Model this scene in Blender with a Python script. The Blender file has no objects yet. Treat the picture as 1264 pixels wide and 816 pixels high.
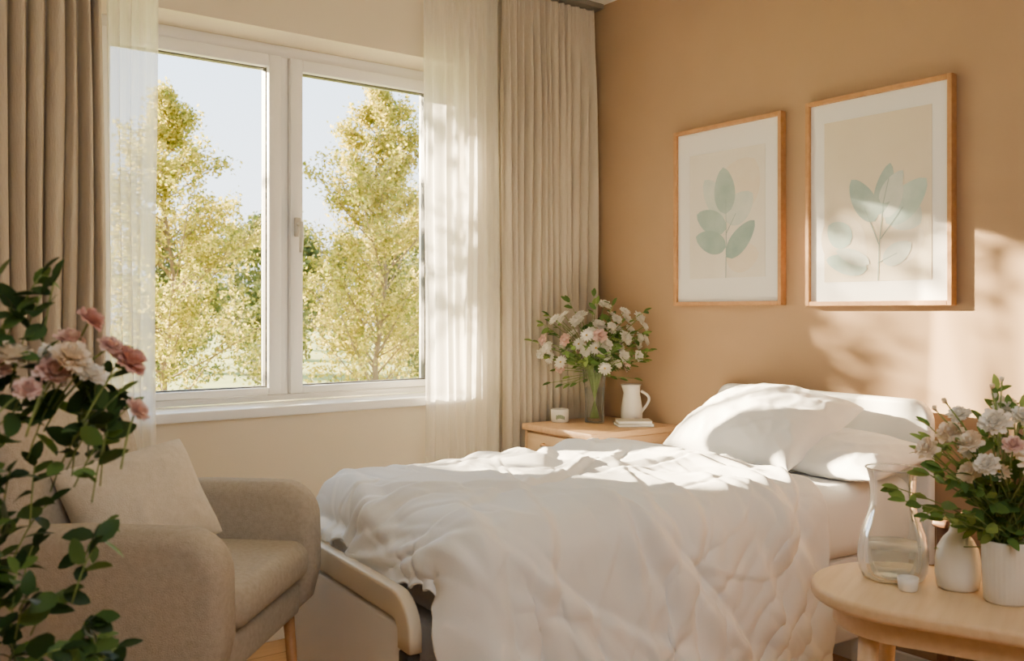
import bpy, bmesh, math, random, time
import numpy as np
from mathutils import Vector, Matrix, Euler, noise
random.seed(7); np.random.seed(7)
SC=bpy.context.scene; COL=SC.collection
T0=time.time()

# ------------------------------------------------------------------ helpers
def lin(h):
    h=h.lstrip('#'); o=[]
    for i in (0,2,4):
        c=int(h[i:i+2],16)/255
        o.append(c/12.92 if c<=.04045 else ((c+.055)/1.055)**2.4)
    return tuple(o)+(1,)

def M(name,col,rough=.6,col2=None,nscale=8,stretch=(1,1,1),bump=0,bscale=60,spec=.5,detail=4,**kw):
    m=bpy.data.materials.new(name); m.use_nodes=True; nt=m.node_tree; N=nt.nodes; L=nt.links
    p=N['Principled BSDF']; p.inputs['Roughness'].default_value=rough
    p.inputs['Specular IOR Level'].default_value=spec
    p.inputs['Base Color'].default_value=lin(col)
    tc=N.new('ShaderNodeTexCoord'); mp=N.new('ShaderNodeMapping'); mp.inputs['Scale'].default_value=stretch
    L.new(tc.outputs['Object'],mp.inputs['Vector'])
    if col2:
        n=N.new('ShaderNodeTexNoise'); n.inputs['Scale'].default_value=nscale; n.inputs['Detail'].default_value=detail
        L.new(mp.outputs[0],n.inputs['Vector'])
        r=N.new('ShaderNodeValToRGB'); r.color_ramp.elements[0].position=.3; r.color_ramp.elements[1].position=.7
        r.color_ramp.elements[0].color=lin(col); r.color_ramp.elements[1].color=lin(col2)
        L.new(n.outputs['Fac'],r.inputs['Fac']); L.new(r.outputs[0],p.inputs['Base Color'])
    if bump:
        n=N.new('ShaderNodeTexNoise'); n.inputs['Scale'].default_value=bscale; n.inputs['Detail'].default_value=3
        L.new(mp.outputs[0],n.inputs['Vector'])
        b=N.new('ShaderNodeBump'); b.inputs['Strength'].default_value=bump; b.inputs['Distance'].default_value=.01
        L.new(n.outputs['Fac'],b.inputs['Height']); L.new(b.outputs[0],p.inputs['Normal'])
    for k,v in kw.items(): p.inputs[k.replace('_',' ')].default_value=v
    return m

def M_leaf(name,c1,c2,c3,trans=.4,rough=.55):
    m=bpy.data.materials.new(name); m.use_nodes=True; nt=m.node_tree; N=nt.nodes; L=nt.links
    p=N['Principled BSDF']; p.inputs['Roughness'].default_value=rough; p.inputs['Specular IOR Level'].default_value=.3
    a=N.new('ShaderNodeAttribute'); a.attribute_name='rnd'
    r=N.new('ShaderNodeValToRGB'); e=r.color_ramp.elements; e[0].color=lin(c1); e[1].color=lin(c3)
    x=e.new(.5); x.color=lin(c2)
    L.new(a.outputs['Fac'],r.inputs['Fac']); L.new(r.outputs[0],p.inputs['Base Color'])
    t=N.new('ShaderNodeBsdfTranslucent'); L.new(r.outputs[0],t.inputs['Color'])
    mx=N.new('ShaderNodeMixShader'); mx.inputs[0].default_value=trans
    L.new(p.outputs[0],mx.inputs[1]); L.new(t.outputs[0],mx.inputs[2]); L.new(mx.outputs[0],N['Material Output'].inputs['Surface'])
    return m

def M_sheer(name,col,alpha,trans=.6):
    m=bpy.data.materials.new(name); m.use_nodes=True; nt=m.node_tree; N=nt.nodes; L=nt.links
    N.remove(N['Principled BSDF'])
    d=N.new('ShaderNodeBsdfDiffuse'); d.inputs[0].default_value=lin(col)
    t=N.new('ShaderNodeBsdfTranslucent'); t.inputs[0].default_value=lin(col)
    tr=N.new('ShaderNodeBsdfTransparent'); m1=N.new('ShaderNodeMixShader'); m1.inputs[0].default_value=trans
    m2=N.new('ShaderNodeMixShader'); m2.inputs[0].default_value=alpha
    tc=N.new('ShaderNodeTexCoord'); mp=N.new('ShaderNodeMapping'); mp.inputs['Scale'].default_value=(60,60,2)
    n=N.new('ShaderNodeTexNoise'); n.inputs['Scale'].default_value=6
    mr=N.new('ShaderNodeMapRange'); mr.inputs['To Min'].default_value=alpha-.08; mr.inputs['To Max'].default_value=min(1,alpha+.08)
    L.new(tc.outputs['Object'],mp.inputs[0]); L.new(mp.outputs[0],n.inputs['Vector']); L.new(n.outputs['Fac'],mr.inputs['Value'])
    L.new(mr.outputs[0],m2.inputs[0])
    L.new(d.outputs[0],m1.inputs[1]); L.new(t.outputs[0],m1.inputs[2])
    L.new(tr.outputs[0],m2.inputs[1]); L.new(m1.outputs[0],m2.inputs[2]); L.new(m2.outputs[0],N['Material Output'].inputs['Surface'])
    return m

class MB:
    def __init__(s): s.v=[]; s.f=[]; s.m=[]; s.r=[]
    def add(s,vs,fs,m=0,r=0.5):
        b=len(s.v); s.v+= [tuple(q) for q in vs]
        for f in fs: s.f.append(tuple(b+i for i in f)); s.m.append(m); s.r.append(r)
    def bm(s,b,m=0,r=.5,mtx=None):
        b.verts.index_update()
        vs=[(mtx@v.co if mtx else v.co.copy()) for v in b.verts]
        s.add(vs,[[v.index for v in f.verts] for f in b.faces],m,r); b.free()
    def rbox(s,c,size,bev=.005,seg=2,rot=None,m=0,taper=None):
        b=bmesh.new(); bmesh.ops.create_cube(b,size=1)
        for v in b.verts:
            v.co=Vector((v.co.x*size[0],v.co.y*size[1],v.co.z*size[2]))
            if taper and v.co.z<0: v.co.x*=taper; v.co.y*=taper
        if bev>0: bmesh.ops.bevel(b,geom=list(b.edges),offset=bev,segments=seg,profile=.5,affect='EDGES')
        mt=Matrix.Translation(c)
        if rot: mt=mt@Euler(rot).to_matrix().to_4x4()
        s.bm(b,m,mtx=mt); return s
    def box(s,a,b,bev=0,m=0):
        c=[(a[i]+b[i])/2 for i in range(3)]; z=[abs(b[i]-a[i]) for i in range(3)]
        return s.rbox(c,z,bev,2,m=m)
    def lathe(s,prof,seg=40,c=(0,0,0),m=0,rfun=None):
        vs=[];fs=[];n=len(prof)
        for (r,z) in prof:
            for k in range(seg):
                a=2*math.pi*k/seg; rr=max(r,1e-4)*(rfun(a,z) if rfun else 1)
                vs.append((c[0]+rr*math.cos(a),c[1]+rr*math.sin(a),c[2]+z))
        for i in range(n-1):
            for k in range(seg):
                k2=(k+1)%seg; fs.append((i*seg+k,i*seg+k2,(i+1)*seg+k2,(i+1)*seg+k))
        s.add(vs,fs,m); return s
    def tube(s,pts,rad,seg=6,m=0,r=.5):
        pts=[Vector(p) for p in pts]; n=len(pts)
        if not hasattr(rad,'__len__'): rad=[rad]*n
        vs=[];fs=[]; up=Vector((.31,.22,.92)).normalized()
        for i,p in enumerate(pts):
            d=(pts[min(i+1,n-1)]-pts[max(i-1,0)]); d=d.normalized() if d.length>1e-9 else Vector((0,0,1))
            u=up if abs(d.dot(up))<.95 else Vector((1,0,0))
            x=d.cross(u).normalized(); y=d.cross(x)
            for k in range(seg):
                a=2*math.pi*k/seg; vs.append(p+(x*math.cos(a)+y*math.sin(a))*rad[i])
        for i in range(n-1):
            for k in range(seg):
                k2=(k+1)%seg; fs.append((i*seg+k,i*seg+k2,(i+1)*seg+k2,(i+1)*seg+k))
        fs.append(tuple(range(seg))[::-1]); fs.append(tuple((n-1)*seg+k for k in range(seg)))
        s.add(vs,fs,m,r); return s
    def leaf(s,p,d,nrm,L,W,m=0,r=.5,droop=.2):
        p=Vector(p); d=Vector(d).normalized(); sd=d.cross(Vector(nrm))
        sd=sd.normalized() if sd.length>1e-4 else d.orthogonal().normalized()
        n=sd.cross(d).normalized(); w=W/2
        def q(t,o,h): return p+d*L*t+sd*o*w-n*(droop*L*t*t)+n*h*w
        vs=[q(0,0,0)]
        for t,o in ((.15,.62),(.42,1),(.72,.82),(.9,.42)): vs+= [q(t,-o,.2*o),q(t,0,0),q(t,o,.2*o)]
        vs.append(q(1,0,0))
        s.add(vs,[(0,2,1),(0,3,2),(1,2,5,4),(2,3,6,5),(4,5,8,7),(5,6,9,8),(7,8,11,10),(8,9,12,11),(10,11,13),(11,12,13)],m,r)
    def obj(s,name,mats,parent=None,smooth=True,loc=None,rz=0,label=None,subsurf=0,merge=False,autosmooth=None):
        me=bpy.data.meshes.new(name); me.from_pydata([tuple(v) for v in s.v],[],s.f)
        if not isinstance(mats,(list,tuple)): mats=[mats]
        for m in mats: me.materials.append(m)
        me.polygons.foreach_set('material_index',s.m)
        a=me.attributes.new('rnd','FLOAT','FACE'); a.data.foreach_set('value',s.r)
        me.polygons.foreach_set('use_smooth',[smooth]*len(me.polygons))
        if merge:
            b=bmesh.new(); b.from_mesh(me); bmesh.ops.remove_doubles(b,verts=b.verts,dist=1e-4)
            bmesh.ops.recalc_face_normals(b,faces=b.faces); b.to_mesh(me); b.free()
        me.update()
        o=bpy.data.objects.new(name,me); COL.objects.link(o)
        if parent: o.parent=parent
        if loc: o.location=loc
        o.rotation_euler[2]=rz
        if smooth and autosmooth is not None:
            try: me.set_sharp_from_angle(angle=math.radians(autosmooth))
            except Exception: pass
        if subsurf:
            md=o.modifiers.new('s','SUBSURF'); md.levels=subsurf; md.render_levels=subsurf
        if label: o['label']=label
        return o

def tag(o,label=None,category=None,kind=None,group=None):
    if label:o['label']=label
    if category:o['category']=category
    if kind:o['kind']=kind
    if group:o['group']=group
    return o
def thing(name,label,cat,loc,rz=0,group=None,kind=None):
    e=bpy.data.objects.new(name,None); e.empty_display_size=.05; COL.objects.link(e)
    e.location=loc; e.rotation_euler[2]=rz
    return tag(e,label,cat,kind,group)

# ------------------------------------------------------------------ materials
m_tan=M('tan_wall_paint','#ae9173',.75,'#a98c6e',3,bump=.04,bscale=180,spec=.25)
m_cream=M('cream_wall_paint','#e8ddc7',.8,'#e4d8c1',3,bump=.03,bscale=180,spec=.25)
m_ceil=M('ceiling_paint','#f2eee6',.85)
m_white=M('white_lacquer','#f4f2ee',.35)
m_frame=M('white_window_pvc','#fafaf9',.3)
m_metal=M('brushed_metal','#9c9a94',.35,Metallic=.9)
m_satin=M('satin_grey_handle','#c9c5bc',.35,Metallic=.3)
m_drape=M('greige_linen','#c6bbaa',.9,'#bcb09e',30,(1,1,.2),bump=.3,bscale=220,spec=.1)
m_sheer=M_sheer('sheer_voile','#fdfbf5',.60,.6)
m_sheer2=M_sheer('sheer_voile_gathered','#fdfbf5',.74,.6)
m_uphol=M('oatmeal_boucle','#c0b6a6',.95,'#b2a796',90,bump=.5,bscale=420,spec=.1)
m_cush=M('sand_linen','#dfd5c5',.95,'#d6ccba',90,bump=.4,bscale=380,spec=.1)
m_sheet=M('white_cotton','#f8f8f8',.68,'#f6f6f5',4,bump=.05,bscale=300,spec=.4,Sheen_Weight=.15)
m_oak=M('light_oak','#d3ae86',.5,'#c59d73',5,(1,14,14),bump=.05,bscale=10)
m_oak2=M('pale_oak_top','#e0c29b',.45,'#d5b58a',4,(14,1,14),bump=.04,bscale=10)
m_frameoak=M('oak_frame','#b98a58',.5,'#a87848',6,(8,8,8))
m_beigepl=M('beige_plastic','#e0d4be',.5,'#dacdb5',3)
m_brown=M('brown_wood','#6e4c36',.55,'#5f402d',5,(1,1,8))
m_brownf=M('brown_leather','#7a583f',.6,'#6e4e38',20,bump=.15,bscale=90)
m_dark=M('dark_plastic','#3c3833',.5)
m_ceram=M('white_ceramic','#f0ebe2',.35,Coat_Weight=.3)
m_ribc=M('matte_stoneware','#e6e0d5',.6,'#dfd8cb',20)
m_mat=M('mat_board','#f7f5f2',.8)
m_print1=M('print_paper_cream','#efeae1',.8,'#e8e1d5',5)
m_print2=M('print_paper_beige','#e8dcc8',.8,'#e1d3bc',4)
m_lf=[M('print_leaf_'+n,c,.8,c2,14) for n,c,c2 in (('sage','#93a9a6','#b2c3be'),('pale','#c3cec8','#d9ddd7'),('deep','#839c9a','#a3b6b1'),('teal','#aac4bf','#c8d7d1'),('sand','#e4d7c4','#eae0d1'))]
m_stemg=M('green_stem','#6a8040',.5,'#7c904e',20)
m_leafd=M_leaf('leaf_dark_green','#1f3519','#365329','#62823e',.3)
m_leafm=M_leaf('leaf_mid_green','#466630','#64843f','#8fa65a',.35)
m_petw=M_leaf('petal_white','#f8f4ea','#fbf7ef','#fdfbf6',.4,.7)
m_petp=M_leaf('petal_pink','#ecc8c1','#f1d4cc','#f6e1d9',.35,.7)
m_petd=M_leaf('petal_dusty_rose','#d8a39b','#e0b0a8','#e9c3bb',.35,.7)
m_petc=M_leaf('petal_cream_peach','#f7e6d0','#f9eedc','#fbf4e8',.4,.7)
m_pets=M_leaf('petal_peach','#eec3a6','#f2cfb5','#f6dcc6',.35,.7)
m_yel=M('flower_center','#c9a44a',.8)
m_bark=M('bark','#8a765a',.9,'#6f5d44',8)
m_tleaf=M_leaf('autumn_leaf_yellow_green','#78822c','#aea238','#dac75a',.55)
m_tleaf2=M_leaf('far_leaf_olive','#4c5a2b','#6c7237','#8f8a49',.35)

def thinglass(name,tint,ior=1.3,white=0.0,base=.03):
    m=bpy.data.materials.new(name); m.use_nodes=True; n=m.node_tree.nodes; l=m.node_tree.links; n.remove(n['Principled BSDF'])
    t=n.new('ShaderNodeBsdfTransparent'); t.inputs[0].default_value=tint
    g=n.new('ShaderNodeBsdfGlossy'); g.inputs['Roughness'].default_value=.03
    f=n.new('ShaderNodeFresnel'); f.inputs['IOR'].default_value=ior; x=n.new('ShaderNodeMixShader')
    l.new(f.outputs[0],x.inputs[0]); l.new(t.outputs[0],x.inputs[1]); l.new(g.outputs[0],x.inputs[2]); out=x
    if white:
        d=n.new('ShaderNodeBsdfTranslucent'); d.inputs[0].default_value=(.98,.98,.97,1)
        d2=n.new('ShaderNodeBsdfDiffuse'); d2.inputs[0].default_value=(.98,.98,.97,1); dm=n.new('ShaderNodeMixShader'); l.new(d.outputs[0],dm.inputs[1]); l.new(d2.outputs[0],dm.inputs[2])
        lw=n.new('ShaderNodeLayerWeight'); lw.inputs[0].default_value=.3; mu=n.new('ShaderNodeMath'); mu.operation='MULTIPLY_ADD'; mu.inputs[1].default_value=white; mu.inputs[2].default_value=base
        l.new(lw.outputs['Facing'],mu.inputs[0]); y=n.new('ShaderNodeMixShader'); l.new(mu.outputs[0],y.inputs[0]); l.new(x.outputs[0],y.inputs[1]); l.new(dm.outputs[0],y.inputs[2]); out=y
    l.new(out.outputs[0],n['Material Output'].inputs['Surface']); return m
m_pane=thinglass('window_glass',(1,1,1,1),1.2)
m_glass=thinglass('clear_glass',(.97,.98,.97,1),1.4,.65,.04)
m_gglass=thinglass('green_tinted_glass',(.98,.99,.97,1),1.25,.3,.02)
m_water=thinglass('water',(.84,.89,.88,1),1.33,.5,.16)

m_floor=bpy.data.materials.new('oak_plank_floor'); m_floor.use_nodes=True
_n=m_floor.node_tree.nodes; _l=m_floor.node_tree.links; _p=_n['Principled BSDF']; _p.inputs['Roughness'].default_value=.4
_tc=_n.new('ShaderNodeTexCoord'); _b=_n.new('ShaderNodeTexBrick'); _b.inputs['Scale'].default_value=1
_b.inputs['Brick Width'].default_value=1.4; _b.inputs['Row Height'].default_value=.14; _b.inputs['Mortar Size'].default_value=.002
_b.inputs['Color1'].default_value=lin('#d3ac84'); _b.inputs['Color2'].default_value=lin('#c69c73'); _b.inputs['Mortar'].default_value=lin('#7d5b3d')
_mp=_n.new('ShaderNodeMapping'); _mp.inputs['Scale'].default_value=(2,30,1); _no=_n.new('ShaderNodeTexNoise'); _no.inputs['Scale'].default_value=3
_mx=_n.new('ShaderNodeMix'); _mx.data_type='RGBA'; _mx.blend_type='MULTIPLY'; _mx.inputs[0].default_value=.3
_l.new(_tc.outputs['Object'],_b.inputs['Vector']); _l.new(_tc.outputs['Object'],_mp.inputs[0]); _l.new(_mp.outputs[0],_no.inputs['Vector'])
_l.new(_b.outputs['Color'],_mx.inputs[6]); _l.new(_no.outputs['Fac'],_mx.inputs[7]); _l.new(_mx.outputs[2],_p.inputs['Base Color'])

# ------------------------------------------------------------------ room
H=2.6; XL=-4.4; YB=-4.9
tag(MB().box((XL,YB,-.1),(.3,.32,0)).obj('floor',m_floor,smooth=False),'light oak plank floor','floor','structure')
tag(MB().box((XL,YB,H),(.3,.32,H+.1)).obj('ceiling',m_ceil,smooth=False),'off-white painted ceiling','ceiling','structure')
WX0,WX1,WZ0,WZ1=-2.14,-.70,.855,2.235
w=MB(); w.box((XL,0,0),(WX0,.32,H)); w.box((WX1,0,0),(0,.32,H)); w.box((WX0,0,0),(WX1,.32,WZ0-.035)); w.box((WX0,0,WZ1),(WX1,.32,H))
tag(w.obj('wall_north',m_cream,smooth=False),'cream painted wall with a deep window recess','wall','structure')
tag(MB().box((0,YB,0),(.3,.32,H)).obj('wall_east',m_tan,smooth=False),'warm tan painted accent wall','wall','structure')
tag(MB().box((XL-.2,YB,0),(XL,.32,H)).obj('wall_west',m_cream,smooth=False),'cream painted wall','wall','structure')
tag(MB().box((XL-.2,YB-.2,0),(.3,YB,H)).obj('wall_south',m_cream,smooth=False),'cream painted wall','wall','structure')
tag(MB().box((-.015,YB,0),(0,0,.08),.003).obj('baseboard_east',m_white,smooth=False),'white skirting board','baseboard','structure')
tag(MB().box((XL,-.015,0),(-.015,0,.08),.003).obj('baseboard_north',m_white,smooth=False),'white skirting board','baseboard','structure')

# window
win=thing('window_1','white two-sash window with a projecting sill','window',(0,0,0),kind='structure')
def ring(mb,x0,x1,z0,z1,ix0,ix1,iz0,iz1,y0,y1,bev=.004):
    mb.box((x0,y0,z0),(ix0,y1,z1),bev); mb.box((ix1,y0,z0),(x1,y1,z1),bev)
    mb.box((ix0-.001,y0,z0),(ix1+.001,y1,iz0),bev); mb.box((ix0-.001,y0,iz1),(ix1+.001,y1,z1),bev)
f=MB(); ring(f,WX0,WX1,WZ0,WZ1,WX0+.035,WX1-.035,.88,2.19,.18,.26); f.box((-1.435,.18,.88),(-1.403,.26,2.19),.003)
f.obj('window_frame',m_frame,win,autosmooth=40)
for (a,b,c,d) in ((-2.105,-1.435,-2.06,-1.489),(-1.403,-.735,-1.349,-.777)):
    s=MB(); ring(s,a+.002,b-.002,.882,2.188,c,d,.91,2.14,.16,.24,.006)
    so=s.obj('sash',m_frame,win,autosmooth=40)
    k=MB(); ring(k,c-.004,d+.004,.906,2.144,c+.004,d-.004,.914,2.136,.185,.215,.001); k.obj('gasket',m_dark,so,smooth=False)
    MB().box((c-.004,.198,.906),(d+.004,.202,2.144)).obj('glass_pane',m_pane,so,smooth=False)
h=MB(); h.rbox((-1.376,.152,1.53),(.026,.014,.075),.005,3); h.tube([(-1.376,.15,1.54),(-1.376,.118,1.54)],.008,10)
h.tube([(-1.376,.118,1.548),(-1.376,.115,1.50),(-1.376,.118,1.43)],[.009,.009,.007],10); h.obj('window_handle',m_satin,win)
MB().rbox((-1.42,.075,.8375),(1.46,.21,.035),.006,3).obj('window_sill',m_frame,win,autosmooth=40)

# curtain track + curtains
tr=MB().box((-2.9,-.115,2.575),(-.012,-.03,2.599),.004).obj('curtain_rail',m_metal,smooth=False); tag(tr,'slim grey metal curtain track under the ceiling','curtain rail')

def curtain(name,x0,x1,y0,z0,z1,folds,amp,mat,label,cat,seed=1,header=True):
    rnd=random.Random(seed); per=10; n=folds*per; rows=46
    ws=[rnd.uniform(.7,1.35) for _ in range(folds)]; sm=sum(ws); am=[rnd.uniform(.65,1.1) for _ in range(folds+1)]
    cum=[0]
    for a in ws: cum.append(cum[-1]+a/sm)
    vs=[];fs=[]
    for j in range(rows+1):
        tz=j/rows; z=z1+(z0-z1)*(tz**1.15 if header else tz)
        for i in range(n+1):
            fi=min(i//per,folds-1); ph=(i-fi*per)/per
            x=x0+(x1-x0)*(cum[fi]+(cum[fi+1]-cum[fi])*ph)
            A=amp*(am[fi]*(1-ph)+am[fi+1]*ph); A*= .35+.65*min(1,tz*5)
            d=A*(math.sin(2*math.pi*ph)+.22*math.sin(4*math.pi*ph+.6*fi))
            d+=A*.35*math.sin(z*2.1+fi*1.7)*math.cos(2*math.pi*ph)
            x+=A*.35*math.cos(2*math.pi*ph)*min(1,tz*3)
            x+= .010*math.sin(z*1.7+fi*.9)*min(1,tz*2)
            if tz<.12: d+= .007*math.sin(i*2.3)*(1-tz/.12)
            vs.append((x,y0+d,z))
    for j in range(rows):
        for i in range(n):
            a=j*(n+1)+i; fs.append((a,a+1,a+n+2,a+n+1))
    mb=MB(); mb.add(vs,fs); o=mb.obj(name,mat,subsurf=1); return tag(o,label,cat)
curtain('curtain',-.555,-.035,-.072,.03,2.572,13,.026,m_drape,'greige linen curtain gathered in deep vertical folds','curtain',3)
curtain('curtain',-2.80,-2.145,-.072,.03,2.572,14,.028,m_drape,'greige linen curtain gathered in deep vertical folds','curtain',5)
curtain('sheer_curtain',-.935,-.572,-.062,.03,2.572,7,.014,m_sheer,'translucent cream sheer curtain beside the heavy drape','curtain',8,)
curtain('sheer_curtain',-2.125,-1.965,-.062,.03,2.572,4,.014,m_sheer2,'translucent cream sheer curtain beside the heavy drape','curtain',9)

# ------------------------------------------------------------------ pictures
def artleaf(mb,b,t,w,m,y):
    b=Vector((b[0],0,b[1])); t=Vector((t[0],0,t[1])); d=t-b; n=Vector((-d.z,0,d.x)).normalized(); K=14
    L=[];R=[]
    for k in range(1,K):
        s=k/K; ww=w/2*math.sin(math.pi*s**.85)**.6; L.append(b+d*s+n*ww); R.append(b+d*s-n*ww)
    pts=[b]+L+[t]+R[::-1]; c=b+d*.5
    vs=[(p.x,y,p.z) for p in pts]+[(c.x,y,c.z)]; N=len(pts)
    mb.add(vs,[(i,(i+1)%N,N) for i in range(N)],m)
def strip(mb,p,w,m,y):
    for (a,b) in zip(p[:-1],p[1:]):
        a=Vector((a[0],0,a[1]));b=Vector((b[0],0,b[1]));d=b-a;n=Vector((-d.z,0,d.x)).normalized()*w/2
        mb.add([(q.x,y,q.z) for q in (a-n,b-n,b+n,a+n)],[(0,1,2,3)],m)
def picture(yc,zc,W,Hh,pw,ph,pm,leaves,stems,label):
    e=thing('framed_picture',label,'picture',(-.001,yc,zc),-math.pi/2,'botanical prints on the wall')
    fr=MB(); t=.016; D=.032
    fr.box((-W/2,-D,-Hh/2),(-W/2+t,0,Hh/2),.002); fr.box((W/2-t,-D,-Hh/2),(W/2,0,Hh/2),.002)
    fr.box((-W/2+t,-D,Hh/2-t),(W/2-t,0,Hh/2),.002); fr.box((-W/2+t,-D,-Hh/2),(W/2-t,0,-Hh/2+t),.002)
    fr.obj('frame',m_frameoak,e,smooth=False,label='thin oak frame')
    MB().box((-W/2+t,-.018,-Hh/2+t),(W/2-t,-.004,Hh/2-t)).obj('mat_board',m_mat,e,smooth=False)
    p=MB(); p.box((-pw/2,-.0195,-ph/2),(pw/2,-.018,ph/2),m=0)
    y=-.0198
    for (b,t2,w_,mi) in leaves:
        artleaf(p,b,t2,w_,mi,y); y-=.00012
    for s in stems: strip(p,s,.003,3,y)
    p.obj('art_print',[pm]+[m_lf[0],m_lf[1],m_lf[2],m_lf[3],m_lf[4]],e,smooth=False,label='watercolour leaf print in muted sage green')
picture(-.83,1.583,.538,.716,.376,.50,m_print1,[
 ((.0,.02),(.14,.2),.2,5),((0,-.18),(.16,-.16),.12,5),
 ((0,-.01),(-.11,.145),.10,2),((.0,-.03),(.13,.07),.115,2),((0,.0),(-.014,.185),.105,1),((0,-.06),(-.15,.01),.095,1),((0,-.13),(-.155,-.08),.09,3),((.005,-.17),(.14,-.035),.085,3)],
 [[(0,-.25),(.002,-.1),(0,.06)],[(0,-.17),(.06,-.12)],[(0,-.08),(.05,.0)]],'oak-framed watercolour leaf print on a cream ground')
picture(-1.472,1.584,.538,.727,.395,.56,m_print2,[
 ((-.17,-.05),(-.06,-.26),.17,5),((.02,-.2),(.17,-.12),.13,5),((.05,-.02),(.16,-.1),.12,2),
 ((.04,-.09),(.18,.045),.10,4),((.03,-.07),(.09,.06),.075,2),((0,-.08),(-.09,.07),.085,1),((.01,-.06),(.055,.11),.066,1),((.02,-.02),(.10,.08),.06,2),
 ((-.095,-.15),(-.18,-.08),.09,4),((-.03,-.24),(-.19,-.2),.07,4),((-.02,-.22),(-.15,-.17),.05,2),((.03,-.22),(.13,-.16),.07,2)],
 [[(.01,-.28),(.015,-.16),(.03,-.02),(.05,.06)],[(.015,-.16),(-.04,-.03)],[(.02,-.14),(.1,-.04)],[(.01,-.22),(.08,-.19)]],'larger oak-framed watercolour leaf print on a beige ground')

# ------------------------------------------------------------------ bedside cabinet
cb=thing('bedside_cabinet','light oak bedside cabinet with drawers beside the bed','cabinet',(-.249,-.345,0))
HX,HY=.231,.215
MB().box((-HX-.014,-HY-.012,.704),(HX,HY,.73),.005).obj('tabletop',m_oak,cb,autosmooth=40)
b=MB(); b.box((-HX+.018,-HY,.10),(HX-.004,HY-.004,.702),.003); b.box((-HX,-HY,.10),(-HX+.019,-HY+.018,.702),.002); b.box((-HX,HY-.022,.10),(-HX+.019,HY-.004,.702),.002)
b.obj('body',m_oak,cb,autosmooth=40)
for (z0,z1) in ((.56,.693),(.40,.552),(.12,.392)):
    d=MB(); d.box((-HX-.004,-HY+.022,z0),(-HX+.017,HY-.026,z1),.003); dr=d.obj('drawer',m_oak2,cb,autosmooth=40)
    hh=MB(); zc=(z0+z1)/2+.028
    hh.tube([(-HX-.004,-.075,zc),(-HX-.022,-.07,zc),(-HX-.027,0,zc-.004),(-HX-.022,.07,zc),(-HX-.004,.075,zc)],.007,8); hh.obj('handle',m_frameoak,dr)
for sx in (-1,1):
    for sy in (-1,1): MB().rbox((sx*(HX-.035),sy*(HY-.035),.05),(.035,.035,.1),.004,2,taper=.7).obj('leg',m_oak,cb,autosmooth=40)

# ------------------------------------------------------------------ bed
BA=math.radians(176); BL=(-.10,-1.27,0)
bed=thing('bed','white adjustable care bed with beige rounded footboard','bed',BL,BA)
LM=1.61; HW=.43
def softbox(a,b,bev,seg,name,mat,parent,**k):
    mb=MB(); mb.rbox([(a[i]+b[i])/2 for i in range(3)],[b[i]-a[i] for i in range(3)],bev,seg); return mb.obj(name,mat,parent,**k)
softbox((.03,-HW,.48),(LM,HW,.695),.05,5,'mattress',m_sheet,bed,label='mattress in a white fitted sheet')
fr=MB(); fr.box((.03,-HW+.02,.36),(LM+.02,HW-.02,.478),.012); fr.box((.1,-HW+.05,.22),(LM-.1,-HW+.10,.36),.01); fr.box((.1,HW-.10,.22),(LM-.1,HW-.05,.36),.01)
fr.obj('bed_frame',m_white,bed,autosmooth=40)
def panel(x0,x1,y0,y1,z0,z1,r,name,mat,seg=8):
    pts=[(y0,z0)]+[(y0+r-r*math.cos(a),z1-r+r*math.sin(a)) for a in [math.pi/2*k/seg for k in range(seg+1)]]+[(y1-r+r*math.sin(a),z1-r+r*math.cos(a)) for a in [math.pi/2*k/seg for k in range(seg+1)]]+[(y1,z0)]
    b=bmesh.new(); vs=[b.verts.new((x0,p[0],p[1])) for p in pts]; f=b.faces.new(vs)
    rr=bmesh.ops.extrude_face_region(b,geom=[f]); 
    for v in [g for g in rr['geom'] if isinstance(g,bmesh.types.BMVert)]: v.co.x=x1
    bmesh.ops.recalc_face_normals(b,faces=b.faces)
    ed=[e for e in b.edges if abs(e.verts[0].co.x-e.verts[1].co.x)<1e-6]
    bmesh.ops.bevel(b,geom=ed,offset=min(.014,abs(x1-x0)*.4),segments=4,profile=.5,affect='EDGES')
    mb=MB(); mb.bm(b); return mb.obj(name,mat,bed,autosmooth=50)
panel(-.045,-.005,-.46,.45,.42,.925,.07,'headboard',m_white)
RX=LM+.09; zt=.545; Y0,Y1=-.44,.315
fb=panel(RX-.010,RX+.010,Y0+.02,Y1-.02,.20,.50,.03,'footboard',m_white)
rail=MB()
path=[(RX,Y0,.455)]+[(RX,Y0+.06*(1-math.cos(a)),zt-.06+.06*math.sin(a)) for a in [math.pi/2*k/6 for k in range(7)]]+[(RX,Y1-.06*(1-math.cos(a)),zt-.06+.06*math.sin(a)) for a in [math.pi/2*k/6 for k in range(6,-1,-1)]]+[(RX,Y1,.455)]
vs=[];fs=[];S=20;P=[Vector(p) for p in path]
for i,p in enumerate(P):
    d=(P[min(i+1,len(P)-1)]-P[max(i-1,0)]).normalized(); n=Vector((1,0,0)); u=d.cross(n)
    for k in range(S):
        a=2*math.pi*k/S; ca,sa=math.cos(a),math.sin(a)
        cx=math.copysign(abs(ca)**.3,ca)*.017; cy=math.copysign(abs(sa)**.3,sa)*.033; vs.append(p+n*cx+u*cy)
for i in range(len(P)-1):
    for k in range(S): fs.append((i*S+k,i*S+(k+1)%S,(i+1)*S+(k+1)%S,(i+1)*S+k))
fs.append(tuple(range(S))); fs.append(tuple((len(P)-1)*S+k for k in range(S)))
rail.add(vs,fs); rail.obj('footboard_rail',m_beigepl,fb,merge=True,label='rounded beige bumper rail')
MB().box((RX-.016,Y1-.025,.33),(RX+.016,Y1+.022,.45),.004).obj('bracket',m_dark,fb,autosmooth=40,label='dark metal corner bracket')
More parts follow.
